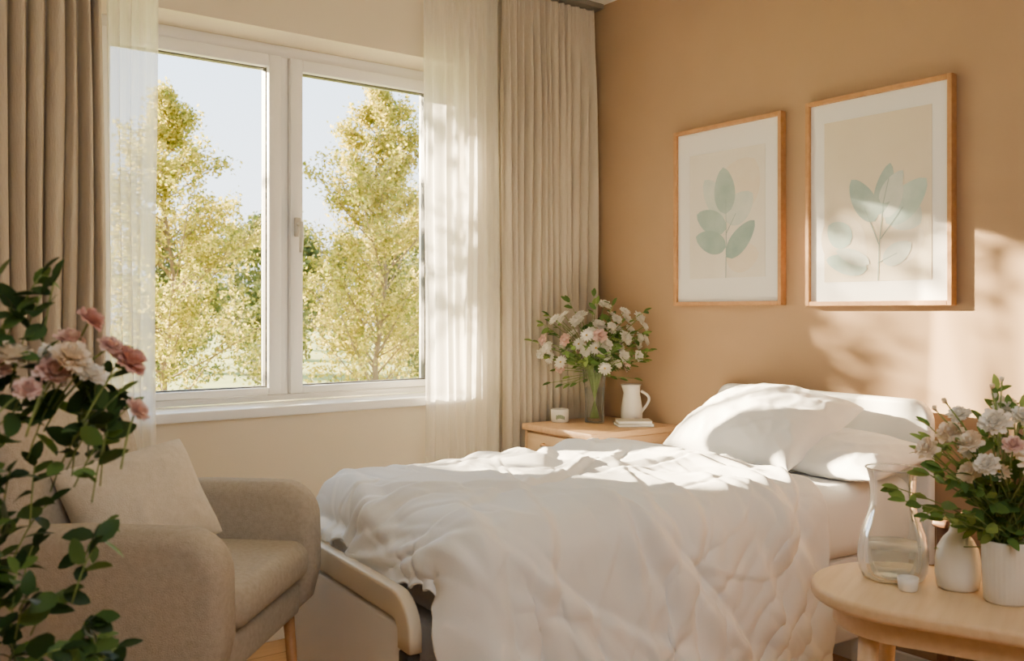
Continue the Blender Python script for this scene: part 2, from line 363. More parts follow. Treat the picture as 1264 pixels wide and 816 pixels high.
for x in (.2,LM-.12):
    for y in (-.36,.36):
        l=MB(); l.rbox((x,y,.17),(.045,.045,.18),.006,2); lg=l.obj('leg',m_white,bed,autosmooth=40)
        c=MB(); 
        b_=bmesh.new(); bmesh.ops.create_cone(b_,cap_ends=True,segments=24,radius1=.045,radius2=.045,depth=.03)
        c.bm(b_,mtx=Matrix.Translation((x,y,.045))@Matrix.Rotation(math.pi/2,4,'X')); c.rbox((x,y,.075),(.03,.045,.03),.004,2)
        c.obj('caster',m_dark,lg,autosmooth=40)

def upsample(G,f,axis):
    """Catmull-Rom upsampling of a grid of points along one axis"""
    G=np.moveaxis(G,axis,0); n=G.shape[0]; P=np.concatenate([2*G[:1]-G[1:2],G,2*G[-1:]-G[-2:-1]],0)
    t=np.linspace(0,n-1,(n-1)*f+1); i=np.minimum(t.astype(int),n-2); u=(t-i)[:,None,None]
    p0,p1,p2,p3=P[i],P[i+1],P[i+2],P[i+3]
    R=.5*(2*p1+(p2-p0)*u+(2*p0-5*p1+4*p2-p3)*u**2+(3*p1-p0-3*p2+p3)*u**3)
    return np.moveaxis(R,0,axis)
def blur(G,w=1.0):
    P=np.pad(G,((1,1),(1,1),(0,0)),mode='edge')
    P[0]=2*P[1]-P[2]; P[-1]=2*P[-2]-P[-3]; P[:,0]=2*P[:,1]-P[:,2]; P[:,-1]=2*P[:,-2]-P[:,-3]
    A=(P[:-2,1:-1]+P[2:,1:-1]+P[1:-1,:-2]+P[1:-1,2:])/4
    return G*(1-.6*w)+A*(.6*w)
def sim_duvet():
    cols=[]
    def coll(a,b,bev):
        mb=MB(); mb.rbox([(a[i]+b[i])/2 for i in range(3)],[b[i]-a[i] for i in range(3)],bev,4); o=mb.obj('collider_tmp',m_white)
        o.modifiers.new('c','COLLISION'); o.collision.thickness_outer=.012; o.collision.cloth_friction=30; o.collision.damping=.5; cols.append(o)
    coll((-.1,-HW-.005,.3),(LM+.01,HW+.005,.70),.07)
    coll((LM+.065,-.47,.1),(LM+.13,Y1+.03,.565),.02)
    coll((-1,-2,-.2),(3,2,.03),.0)
    x0,x1,y0,y1=.47,LM+.125,-HW-.20,HW+.50
    KX,KY=1.055,1.018
    nx,ny=84,100
    vs=[];fs=[];rs=[]
    for j in range(ny+1):
        for i in range(nx+1):
            x=x0+(x1-x0)*i/nx; y=y0+(y1-y0)*j/ny
            q=Vector((x,y,0)); p=q+noise.noise_vector(q*1.3)*.4
            a1=noise.noise(Vector((p.x*4.4+p.y*3.1,p.y*1.5-p.x*1.1,1.7)))
            z=.78+.06*a1
            vs.append((x,y,z)); rs.append(((x-x0)*KX+x0,(y-y0)*KY+y0,.78))
    for j in range(ny):
        for i in range(nx):
            a=j*(nx+1)+i; fs.append((a,a+1,a+nx+2,a+nx+1))
    mb=MB(); mb.add(vs,fs); o=mb.obj('duvet_tmp',m_sheet)
    o.shape_key_add(name='Basis'); rk=o.shape_key_add(name='rest')
    rk.data.foreach_set('co',[c for v in rs for c in v])
    md=o.modifiers.new('cloth','CLOTH'); s=md.settings
    s.rest_shape_key=rk
    s.quality=6; s.mass=.45; s.tension_stiffness=20; s.compression_stiffness=20; s.shear_stiffness=6; s.bending_stiffness=4.5
    s.tension_damping=6; s.compression_damping=6; s.shear_damping=6; s.air_damping=1.2
    c=md.collision_settings; c.use_collision=True; c.distance_min=.006; c.use_self_collision=True; c.self_distance_min=.008; c.collision_quality=2
    F=38
    md.point_cache.frame_start=1; md.point_cache.frame_end=F+1
    for f_ in range(1,F+1): SC.frame_set(f_)
    dg=bpy.context.evaluated_depsgraph_get(); em=bpy.data.meshes.new_from_object(o.evaluated_get(dg))
    n=len(em.vertices); co=np.empty(n*3); em.vertices.foreach_get('co',co); print('cloth nan',np.isnan(co).sum())
    for q in cols+[o]: bpy.data.objects.remove(q,do_unlink=True)
    SC.frame_set(1)
    G=co.reshape(ny+1,nx+1,3)
    V,U=np.meshgrid(np.linspace(0,y1-y0,ny+1),np.linspace(0,x1-x0,nx+1),indexing='ij')
    wc_=np.exp(-(((U-1.19)/.10)**2+((V-1.12)/.13)**2))+np.exp(-(((U-1.19)/.10)**2+((V-.12)/.13)**2)); wc_=np.clip(wc_*1.3,0,1)[...,None]
    G=blur(G,.6)
    for k in range(24): G=blur(G,wc_)
    FU=3
    G=upsample(upsample(G,FU,0),FU,1); NY,NX=G.shape[:2]
    S_=G.copy()
    for k in range(14): S_=blur(S_)
    du_=np.gradient(S_,axis=1); dv_=np.gradient(S_,axis=0); nr=np.cross(du_,dv_); nr/=np.linalg.norm(nr,axis=2,keepdims=True)+1e-9
    if nr[...,2].mean()<0: nr=-nr
    V,U=np.meshgrid(np.linspace(0,y1-y0,NY),np.linspace(0,x1-x0,NX),indexing='ij')
    wc_=np.clip(1.4*np.exp(-(((U-1.19)/.12)**2+((V-1.12)/.15)**2)),0,.8)
    h=np.zeros_like(U); R=random.Random(31)
    def crease(cu,cv,th,Ln,wd,am,cur,dip,pw=1.5):
        a=(U-cu)*math.cos(th)+(V-cv)*math.sin(th); b=-(U-cu)*math.sin(th)+(V-cv)*math.cos(th)-cur*a*a
        aa=np.clip(a/Ln,-1,1); tp=(1-aa**2)**1.3; wv=wd*(.65+.35*(aa+1))
        s=np.where(b>0,b/wv,-b/(wv*2.2))
        return am*tp*(np.exp(-s**pw)-dip*np.exp(-((b-1.6*wv)/(wv*1.2))**2))
    for k in range(52):   # long flowing diagonal folds
        th=R.gauss(2.15,.28) if R.random()<.72 else R.gauss(1.3,.4); wd=R.uniform(.012,.028)
        h+=crease(R.uniform(0,1.25),R.uniform(.1,1.5),th,R.uniform(.25,.70),wd,R.uniform(.010,.021)*(wd/.021)**.5,R.uniform(-.5,.5),.55,1.3)
    for k in range(130):
        th=R.gauss(2.1,.45) if R.random()<.7 else R.uniform(-1.5,1.5); wd=R.uniform(.005,.010)
        h+=crease(R.uniform(0,1.27),R.uniform(.0,1.56),th,R.uniform(.08,.32),wd,R.uniform(.0020,.0048),R.uniform(-1.4,1.4),.45,1.3)
    h=np.clip(h,-.013,.036)*(1-wc_)
    G=G+nr*(h[...,None]+.013)
    idx=np.arange(NX*NY).reshape(NY,NX); Fc=np.stack([idx[:-1,:-1],idx[:-1,1:],idx[1:,1:],idx[1:,:-1]],-1).reshape(-1,4)
    me=bpy.data.meshes.new('duvet'); me.from_pydata(G.reshape(-1,3).tolist(),[],Fc.tolist()); me.update(); return me
me=sim_duvet()
print('SIM TIME',time.time()-T0,len(me.vertices))
dv=bpy.data.objects.new('duvet',me); COL.objects.link(dv); dv.location=BL; dv.rotation_euler[2]=BA
me.materials.append(m_sheet)
me.polygons.foreach_set('use_smooth',[True]*len(me.polygons))
q=dv.modifiers.new('so','SOLIDIFY'); q.thickness=.006; q.offset=1
tag(dv,'crumpled white cotton duvet draped over the bed','duvet')

# pillows
def pillow_mesh(a,b,Hh,seed,n=48,flat=.55,pinch=.03,wr=.012,exp=.38,rnd=.10):
    mb=MB()
    for side in (1,-1):
        vs=[];fs=[]
        for j in range(n+1):
            for i in range(n+1):
                s=-1+2*i/n; t=-1+2*j/n
                s=math.copysign(1-(1-abs(s))**1.5,s); t=math.copysign(1-(1-abs(t))**1.5,t)
                k=max(0,(1-s*s)*(1-t*t))**exp
                x=a*s*(1-pinch*(1-t*t)*abs(s))*(1-rnd*t**4); y=b*t*(1-pinch*1.3*(1-s*s)*abs(t))*(1-rnd*s**4)
                z=Hh*k*(1 if side>0 else -flat)
                r1=1-abs(noise.noise(Vector((x*11+y*6+seed,y*6-x*3,seed))))*2.4
                r2=1-abs(noise.noise(Vector((x*15-y*16+seed,y*9+x*8,seed+5))))*2.6
                w_=noise.noise(Vector((x*5+seed,y*5,side)))*wr+(max(0,r1)**2.5+.5*max(0,r2)**2.5)*wr*.75
                z+=side*w_*min(1,k*1.5)
                vs.append((x,y,z))
        for j in range(n):
            for i in range(n):
                c=j*(n+1)+i; q=(c,c+1,c+n+2,c+n+1); fs.append(q if side>0 else q[::-1])
        mb.add(vs,fs)
    return mb
def pillow(name,a,b,h,seed,loc,rot,mat,label,cat,group=None,**k):
    o=pillow_mesh(a,b,h,seed,**k).obj(name,mat,merge=True,subsurf=1); o.location=loc; o.rotation_euler=rot; return tag(o,label,cat,group=group)
pillow('pillow',.17,.25,.065,3,(-.295,-1.52,.750),(0,math.radians(-9),math.radians(-5)),m_sheet,'plump white bed pillow half under another','pillow','white pillows on the bed',rnd=.02,pinch=.05,wr=.010,exp=.42)
pillow('pillow',.205,.27,.112,11,(-.35,-1.255,.815),(math.radians(2),math.radians(-24),math.radians(-3)),m_sheet,'large plump white bed pillow on top','pillow','white pillows on the bed',rnd=.01,pinch=.06,exp=.43,wr=.013)

# ------------------------------------------------------------------ armchair
ac=thing('armchair','oatmeal upholstered armchair with curved arms and wooden legs','armchair',(-2.024,-1.235,0),math.radians(-43.5))
def armpanel(y0,y1):
    pr=[(-.56,.44),(-.60,.60),(-.63,.745)]
    r=.095
    top=[(-.50,.758),(-.3,.768)]
    cx,cz=.0-r,.768-r
    arc=[(cx+r*math.sin(a),cz+r*math.cos(a)) for a in [math.pi/2*k/8 for k in range(9)]]
    pts=pr+top+arc+[(.002,.55),(-.018,.47),(-.05,.44)]
    b=bmesh.new(); vs=[b.verts.new((p[0],y0,p[1])) for p in pts]; f=b.faces.new(vs)
    rr=bmesh.ops.extrude_face_region(b,geom=[f])
    for v in [g for g in rr['geom'] if isinstance(g,bmesh.types.BMVert)]: v.co.y=y1
    bmesh.ops.recalc_face_normals(b,faces=b.faces)
    ed=[e for e in b.edges if abs(e.verts[0].co.y-e.verts[1].co.y)<1e-6]
    bmesh.ops.bevel(b,geom=ed,offset=.036,segments=6,profile=.5,affect='EDGES',clamp_overlap=True)
    mb=MB(); mb.bm(b); mb.obj('armrest',m_uphol,ac,autosmooth=60)
armpanel(-.315,-.215); armpanel(.215,.315)
MB().rbox((-.245,0,.585),(.50,.425,.10),.042,6).obj('seat_cushion',m_uphol,ac,autosmooth=80)
MB().rbox((-.285,0,.485),(.52,.43,.085),.02,3).obj('seat_base',m_uphol,ac,autosmooth=80)
bk=MB(); bk.rbox((-.515,0,.765),(.14,.54,.52),.066,8,rot=(0,math.radians(-15),0)); 
bo=bk.obj('backrest',m_uphol,ac,autosmooth=80)
for sx,sy in ((-.07,.24),(-.07,-.24),(-.50,.24),(-.50,-.24)):
    dx=.03 if sx>-.2 else -.05
    MB().tube([(sx,sy,.45),(sx+dx,sy*1.06,0)],[.015,.009],12).obj('leg',m_frameoak,ac)
lx,ly=-.31,-.05
pl=pillow('throw_cushion',.13,.16,.09,21,(0,0,0),(0,0,0),m_cush,'sand-coloured linen throw cushion on the armchair','cushion',flat=.9,wr=.008,rnd=.03,pinch=.07,exp=.45)
pl.matrix_world=Matrix.Translation((-2.024+.723*lx+.686*ly,-1.235-.686*lx+.723*ly,.765))@Matrix.Rotation(math.radians(-43.5-38),4,'Z')@Matrix.Rotation(math.radians(-122),4,'Y')@Matrix.Rotation(math.radians(-10),4,'Z')

# ------------------------------------------------------------------ side table
TA=math.atan2(-.93,.36)
st=thing('side_table','pale oak side table with rounded ends','table',(-1.01,-2.17,0),TA)
def stadium(r,L,z0,z1,bev,seg=24):
    pts=[(r*math.cos(a),r*math.sin(a)) for a in [math.pi/2+math.pi*k/seg for k in range(seg+1)]]+[(L+r*math.cos(a),r*math.sin(a)) for a in [-math.pi/2+math.pi*k/seg for k in range(seg+1)]]
    b=bmesh.new(); vs=[b.verts.new((p[0],p[1],z0)) for p in pts]; f=b.faces.new(vs)
    rr=bmesh.ops.extrude_face_region(b,geom=[f])
    for v in [g for g in rr['geom'] if isinstance(g,bmesh.types.BMVert)]: v.co.z=z1
    bmesh.ops.recalc_face_normals(b,faces=b.faces)
    ed=[e for e in b.edges if abs(e.verts[0].co.z-e.verts[1].co.z)<1e-6]
    if bev: bmesh.ops.bevel(b,geom=ed,offset=bev,segments=4,profile=.5,affect='EDGES')
    mb=MB(); mb.bm(b); return mb
stadium(.2,.5,.590,.62,.010).obj('tabletop',m_oak2,st,autosmooth=40)
stadium(.155,.5,.540,.590,.0).obj('apron',m_oak2,st,autosmooth=40)
for x,y,dx,dy in ((-.06,-.10,-.03,-.02),(-.06,.10,-.03,.02),(.56,-.1,.03,-.02),(.56,.1,.03,.02)):
    MB().tube([(x,y,.585),(x+dx,y+dy,0)],[.022,.013],14).obj('leg',m_oak2,st)

# brown wooden armchair by the wall
wc=thing('wooden_chair','brown wooden armchair with leather back by the wall','chair',(-.30,-2.22,0))
MB().rbox((0,0,.44),(.42,.48,.06),.02,4).obj('seat',m_brownf,wc,autosmooth=50)
MB().rbox((.20,0,.74),(.045,.50,.36),.02,4,rot=(0,math.radians(6),0)).obj('backrest',m_brownf,wc,autosmooth=50)
for sx in (-1,1):
    for sy in (-1,1):
        MB().rbox((sx*.185,sy*.255,.32),(.035,.035,.64),.006,2).obj('leg',m_brown,wc,autosmooth=40)
for sy in (-1,1): MB().rbox((-.01,sy*.255,.645),(.42,.045,.022),.01,3).obj('armrest',m_brown,wc,autosmooth=40)

# ------------------------------------------------------------------ small vessels
def vess(name,label,cat,loc,prof,mat,rfun=None,seg=48):
    e=thing(name,label,cat,loc); MB().lathe(prof,seg,rfun=rfun).obj('body',mat,e,merge=True); return e
def wall(prof,t=.003,bt=.006):
    inn=[(max(r-t,0),max(z,bt)) for r,z in prof if r>t][::-1]
    return [(0,prof[0][1])]+prof+inn+[(0,bt)]
ZT=.62
cp=[(0,0),(.052,0),(.062,.004),(.070,.020),(.0728,.045),(.0715,.072),(.067,.098),(.0585,.122),(.051,.143),(.0472,.165),(.0462,.188),(.0478,.212),(.052,.230),(.0558,.240)]
cf=vess('glass_carafe','clear glass carafe half filled with water','carafe',(-.985,-2.115,ZT),cp,m_glass)
wp=[(0,.0035),(.058,.0035),(.068,.020),(.0708,.045),(.0698,.072),(.0695,.074),(0,.074)]
MB().lathe(wp,48).obj('water',m_water,cf,merge=True)
MB().lathe([(.0558+.002*math.cos(a),.240+.002*math.sin(a)) for a in [2*math.pi*k/8 for k in range(9)]],48).obj('rim',thinglass('rim_glass',(.94,.95,.94,1),1.4,.9,.2),cf,merge=True)
vess('bud_vase','matte white ceramic bottle vase','vase',(-.945,-2.238,ZT),wall([(.034,0),(.041,.006),(.0445,.03),(.0445,.06),(.040,.085),(.029,.105),(.018,.118),(.0145,.13),(.0155,.148)],.003),m_ceram)
vess('small_cup','tiny white ceramic cup beside the carafe','cup',(-1.045,-2.185,ZT),wall([(.016,0),(.019,.003),(.020,.015),(.0215,.028)],.003,.005),m_ceram)
vess('flower_pot','off-white stoneware pot holding flowers','pot',(-.955,-2.342,ZT),wall([(.037,0),(.041,.005),(.043,.04),(.0445,.08),(.045,.12),(.044,.124)],.005),m_ribc,rfun=lambda a,z:1+.006*math.cos(a*30),seg=180)
ZC=.73
vp=[(0,0),(.038,0),(.041,.004),(.039,.05),(.040,.10),(.044,.16),(.049,.21),(.052,.228)]
gv=vess('glass_vase','tall clear glass vase with flower stems','vase',(-.235,-.30,ZC),vp,m_gglass,rfun=lambda a,z:1+.012*math.cos(a*16),seg=96)
MB().lathe([(0,.0035),(.0375,.0045),(.0365,.05),(.0375,.10),(.041,.15),(0,.15)],40).obj('water',thinglass('vase_water',(.97,.98,.95,1),1.1,.12,.01),gv,merge=True)
jug=vess('jug','white ceramic jug with looped handle','jug',(-.10,-.385,ZC),wall([(.040,0),(.044,.005),(.046,.03),(.045,.06),(.039,.10),(.0345,.125),(.036,.15),(.040,.162)],.003),m_ceram,rfun=lambda a,z:1+(.18*max(0,math.cos(a-2.5))**8 if z>.14 else 0))
hp=[]
dxh,dyh=math.cos(-.64),math.sin(-.64)
for k in range(13):
    a=math.pi*k/12; r_=.034+.036*math.sin(a); zz=.135-.095*(k/12)
    if k in (0,12): r_=.038
    hp.append((dxh*r_*1.05,dyh*r_*1.05,zz+.012*math.sin(a)))
MB().tube(hp,.006,10).obj('handle',m_ceram,jug)
jar=vess('candle_jar','small white ceramic jar with a green leaf mark','jar',(-.335,-.19,ZC),wall([(.034,0),(.038,.004),(.0385,.03),(.0385,.052),(.036,.056)],.003),m_ceram)
dec=MB()
for k,(aa,z0,z1) in enumerate(((-2.6,.012,.034),(-2.4,.015,.036),(-2.2,.016,.036),(-2.0,.014,.034),(-1.8,.012,.03))):
    r=.0388; vs=[(r*math.cos(aa+o),r*math.sin(aa+o),z) for o,z in ((-.1,z0+.004),(.08,z0),(.12,z1-.004),(-.06,z1))]; dec.add(vs,[(0,1,2,3)])
dec.obj('leaf_mark',M('green_glaze','#71866a',.5,'#8a9c80',40),jar)
for k,(w_,h_,rz) in enumerate(((.15,.105,-.55),(.14,.10,-.62))):
    bk=thing('book','thin pale-covered book lying on the cabinet','book',(-.175,-.475,ZC+.0125*k),rz,'books on the bedside cabinet')
    MB().rbox((0,0,.006),(w_-.006,h_-.006,.009),.001,1).obj('pages',m_mat,bk,smooth=False)
    c=MB(); c.box((-w_/2,-h_/2,0),(w_/2,h_/2,.0016)); c.box((-w_/2,-h_/2,.0104),(w_/2,h_/2,.012)); c.box((-w_/2,h_/2-.002,0),(w_/2,h_/2,.012))
    c.obj('cover',M('book_cover','#a9aaa0' if k==0 else '#cfc8b8',.6),bk,smooth=False)

# ------------------------------------------------------------------ flowers
def petal(mb,ang,e0,e1,R,W,r0,z0,m,rv,ruf=.1):
    ca,sa=math.cos(ang),math.sin(ang); rad=Vector((ca,sa,0)); tan=Vector((-sa,ca,0)); K=4
    p=rad*r0+Vector((0,0,z0)); rows=[]
    for k in range(K+1):
        s=k/K; e=e0+(e1-e0)*s; w=W*(math.sin(math.pi*(.12+.74*s))**.8)*.5
        nrm=Vector((0,0,1))*math.cos(e)-rad*math.sin(e); cup=.28*w
        J=[random.uniform(-ruf,ruf)*W*s for _ in range(5)]
        rows.append([p-tan*w+nrm*(cup+J[0]),p-tan*w*.5+nrm*(cup*.2+J[1]),p+nrm*J[4],p+tan*w*.5+nrm*(cup*.2+J[2]),p+tan*w+nrm*(cup+J[3])])
        p=p+(rad*math.cos(e)+Vector((0,0,1))*math.sin(e))*R/K
    vs=[q for r in rows for q in r]; fs=[]
    for k in range(K):
        for i in range(4): a=k*5+i; fs.append((a,a+1,a+6,a+5))
    mb.add(vs,fs,m,rv)
def flower_mesh(kind,mats,name):
    mb=MB(); g=random.random
    if kind=='full':
        for (n,e0,e1,R,W,z) in ((9,-.25,.15,1.0,.62,0),(9,.05,.5,.95,.58,.03),(9,.35,.9,.85,.52,.06),(8,.65,1.3,.74,.45,.08),(8,.9,1.7,.62,.4,.1),(7,1.1,2.0,.52,.32,.12)):
            o=g()*6
            for k in range(n): petal(mb,o+2*math.pi*k/n+g()*.35,e0+g()*.25,e1+g()*.3,R*(.85+.25*g()),W,.05,z,0,g(),.2)
        mb.lathe([(0,-.18),(.12,-.12),(.16,0),(0,.1)],8,m=1)
    elif kind=='daisy':
        for (n,e0,e1,R,W,z) in ((14,-.1,.15,1.0,.34,0),(12,.15,.4,.88,.32,.04),(10,.4,.9,.6,.3,.07)):
            o=g()*6
            for k in range(n): petal(mb,o+2*math.pi*k/n+g()*.12,e0+g()*.12,e1+g()*.15,R*(.88+.2*g()),W,.1,z,0,g())
        mb.lathe([(0,.0),(.14,.04),(.17,.1),(.12,.16),(0,.18)],12,m=2); mb.lathe([(0,-.2),(.1,-.15),(.18,-.02),(0,.02)],8,m=1)
    else:
        for (n,e0,e1,R,W,z) in ((5,.9,1.5,.9,.6,0),(4,1.1,1.8,.75,.5,.05)):
            for k in range(n): petal(mb,2*math.pi*k/n+g(),e0,e1,R,W,.06,z,0,g())
        mb.lathe([(0,-.25),(.16,-.15),(.24,.08),(.1,.2)],8,m=1)
    o=mb.obj(name,mats); me=o.data; bpy.data.objects.remove(o,do_unlink=True); return me
FM={}
for k in ('full','daisy','bud'):
    for cn,cm in (('w',m_petw),('p',m_petp),('d',m_petd),('c',m_petc),('s',m_pets)):
        FM[k+cn]=[flower_mesh(k,[cm,m_stemg,m_yel],'flower') for _ in range(2)]
LB={'w':'white flower','p':'pale pink flower','d':'dusty rose flower','c':'creamy white flower','s':'peach flower'}
def bouquet(name,label,loc,rz,neck,base,flowers,sprigs,leafmat,leafL,center,stemr=.0016,leafn=(6,10),short=0,lw=(.4,.6),fshort=0):
    e=thing(name,label,'flowers',loc,rz)
    st_=MB(); fo=MB(); neck=Vector(neck); base=Vector(base); center=Vector(center)
    def stem(p,rad=stemr,lower=True,s0=0):
        p=Vector(p); d=(p-neck); j=Vector((random.uniform(-1,1),random.uniform(-1,1),0))
        nk=neck+j*NR; mid=nk+Vector((d.x*.28,d.y*.28,d.z*.55)); pts=[]
        if s0:
            nk=neck.lerp(p,s0)+Vector((random.uniform(-.06,.01),random.uniform(-.04,.04),-.02)); mid=nk.lerp(p,.5)+Vector((0,0,.02)); lower=False
        if lower: pts=[base+Vector((-j.x,-j.y,0))*BR]
        a,b,c=nk,mid,p
        for k in range(7):
            s=k/6; pts.append(a*(1-s)**2+b*2*s*(1-s)+c*s*s)
        st_.tube(pts,rad,5); return pts
    for (p,R,k) in flowers:
        p=Vector(p); pts=stem(p,s0=fshort)
        d=(p-center); d.z=abs(d.z)*.6+.02; d.y-= .05; d.normalize()
        d=(d+Vector((random.uniform(-.25,.25),random.uniform(-.25,.25),random.uniform(-.1,.3)))).normalized()
        o=bpy.data.objects.new('flower',random.choice(FM[k])); COL.objects.link(o); o.parent=e; o.location=p
        o.rotation_euler=d.to_track_quat('Z','Y').to_euler(); o.scale=(R,R,R); o['label']=LB[k[-1]]
    for p in sprigs:
        pts=stem(p,stemr*.8,s0=short); n=random.randint(*leafn); L=len(pts); sA=.35 if not short else .1
        for k in range(n):
            s=sA+(1-sA)*(k+1)/n; i=s*(L-1); i0=min(int(i),L-2); q=pts[i0].lerp(pts[i0+1],i-i0)
            if q.z<neck.z+.01: continue
            d=(pts[i0+1]-pts[i0]).normalized(); sd=Vector((random.gauss(0,1),random.gauss(0,1),random.gauss(0,.5))).normalized()
            dr=(d*.5+sd).normalized(); Ls=leafL*random.uniform(.6,1.2)
            fo.leaf(q,dr,Vector((random.gauss(0,.7),random.gauss(-.3,.7),.8)),Ls,Ls*random.uniform(*lw),0,random.random(),random.uniform(0,.4))
        fo.leaf(pts[-1],(pts[-1]-pts[-2]),Vector((0,-.5,1)),leafL*.9,leafL*.45,0,random.random())
    o=st_.obj('stems',m_stemg,e); o['kind']='stuff'
    o=fo.obj('foliage',leafmat,e); o['kind']='stuff'
    return e
CR=math.radians(-36.6)
rr=random.Random(5)
def cloud(n,c,rad,rmin=.55,zlow=-1,mind=.03,seed=1):
    r=random.Random(seed); out=[]; tries=0
    while len(out)<n and tries<5000:
        tries+=1; v=Vector((r.uniform(-1,1),r.uniform(-1,1),r.uniform(zlow,1)))
        if rmin<v.length<1:
            p=Vector(c)+Vector((v.x*rad[0],v.y*rad[1],v.z*rad[2]))*r.uniform(.85,1.08)
            if all((p-q).length>mind for q in out): out.append(p)
    return out
# bedside bouquet
NR,BR=.03,.02
fl=cloud(60,(0,-.015,.355),(.24,.10,.17),.4,-.8,.040,3)
kinds=['fullw','daisyw','fullw','fullw','fullp','daisyw','fullw','fullw','fullw','daisyw','fullp','fullw']
fls=[(p,rr.uniform(.023,.033),kinds[rr.randrange(len(kinds))]) for p in fl]
bouquet('flower_bouquet','white and pale pink flower bouquet in glass vase',(-.235,-.30,ZC),CR,(0,0,.215),(0,0,.02),fls,
        cloud(60,(0,-.01,.32),(.27,.11,.235),.45,-.75,.02,4),m_leafm,.042,(0,0,.27))
# table bouquet
NR,BR=.022,.015
fl=cloud(24,(0,0,.275),(.17,.11,.145),.5,-.3,.048,8)
kk=['fullw','fullc','fullc','daisyc','fullw','fullc','daisyc','fullw','budc']
fls=[(p,rr.uniform(.020,.028),kk[rr.randrange(len(kk))]) for p in fl if not(p.y>0.03 and p.z<.3)]
fls+=[((-.01,-.13,.30),.033,'daisyc'),((.03,-.11,.365),.036,'fulls'),((-.075,-.10,.37),.030,'fullw'),((-.05,-.12,.33),.020,'fullp'),((-.17,-.03,.31),.024,'fullc'),((.05,-.13,.32),.028,'fullc'),((-.11,-.08,.33),.024,'fullc'),((-.09,-.1,.29),.024,'fullw'),((.075,-.11,.345),.030,'fullc'),((-.055,-.05,.43),.012,'budc'),((-.035,-.05,.445),.011,'budw'),((-.045,-.04,.41),.013,'budw'),((-.13,-.02,.40),.013,'budc'),((-.15,-.02,.385),.012,'budc')]
bouquet('flower_bouquet','cream and peach flower bouquet in stoneware pot',(-.955,-2.342,ZT),CR,(0,0,.118),(0,0,.03),fls,
        cloud(62,(0,0,.24),(.215,.13,.19),.45,-.75,.02,9)+[Vector((-.03,-.02,.40)),Vector((-.02,0,.42))],m_leafm,.040,(0,0,.16))
# foreground arrangement
NR,BR=.035,.03
VX,VY=-2.695,-1.985
fv=vess('floor_vase','tall matte stoneware floor vase','vase',(VX,VY,0),wall([(.08,0),(.09,.01),(.12,.2),(.11,.42),(.07,.56),(.06,.62),(.065,.65)],.006,.01),m_ribc)
fls=[((.119,0,1.190),.017,'fulld'),((.035,-.02,1.147),.023,'fullc'),((.105,-.02,1.145),.025,'fullc'),((.080,-.01,1.128),.022,'fullp'),((.155,.02,1.14),.023,'fulld'),((.173,0,1.082),.017,'fullp'),((.138,.01,1.157),.017,'fullp'),((.09,.01,1.165),.019,'fullp'),((.122,-.01,1.125),.019,'fullw'),((.06,-.03,1.11),.016,'fullp'),((.018,-.02,1.13),.018,'fullp'),((.07,.0,1.15),.015,'fullw'),((-.06,-.03,1.18),.026,'fullp'),((-.10,.05,1.12),.026,'fullw')]
sp=[]
r=random.Random(19)
for k in range(76):
    z=r.uniform(.70,1.04)
    hw=.13 if z<.86 else (.10 if z<.93 else .05)
    sp.append(Vector((r.uniform(-.16,hw),r.uniform(-.10,.12),z)))
for k in range(22): sp.append(Vector((r.uniform(-.12,.14),r.uniform(-.02,.08),r.uniform(1.07,1.15))))
sp+=[Vector((.06,0,1.22)),Vector((.02,-.02,1.24)),Vector((.07,.01,1.235)),Vector((.03,0,1.20)),Vector((.0,-.02,1.20)),Vector((.12,-.01,1.07)),Vector((.14,0,1.06)),Vector((.05,.02,1.245)),Vector((.15,.0,.80)),Vector((.13,.0,.93))]
bouquet('flower_arrangement','leafy arrangement with pink and white blooms',(VX,VY,0),CR,(0,0,.62),(0,0,.1),fls,sp,m_leafd,.034,(0,0,.95),stemr=.0013,leafn=(5,9),short=.85,lw=(.5,.8),fshort=.9)

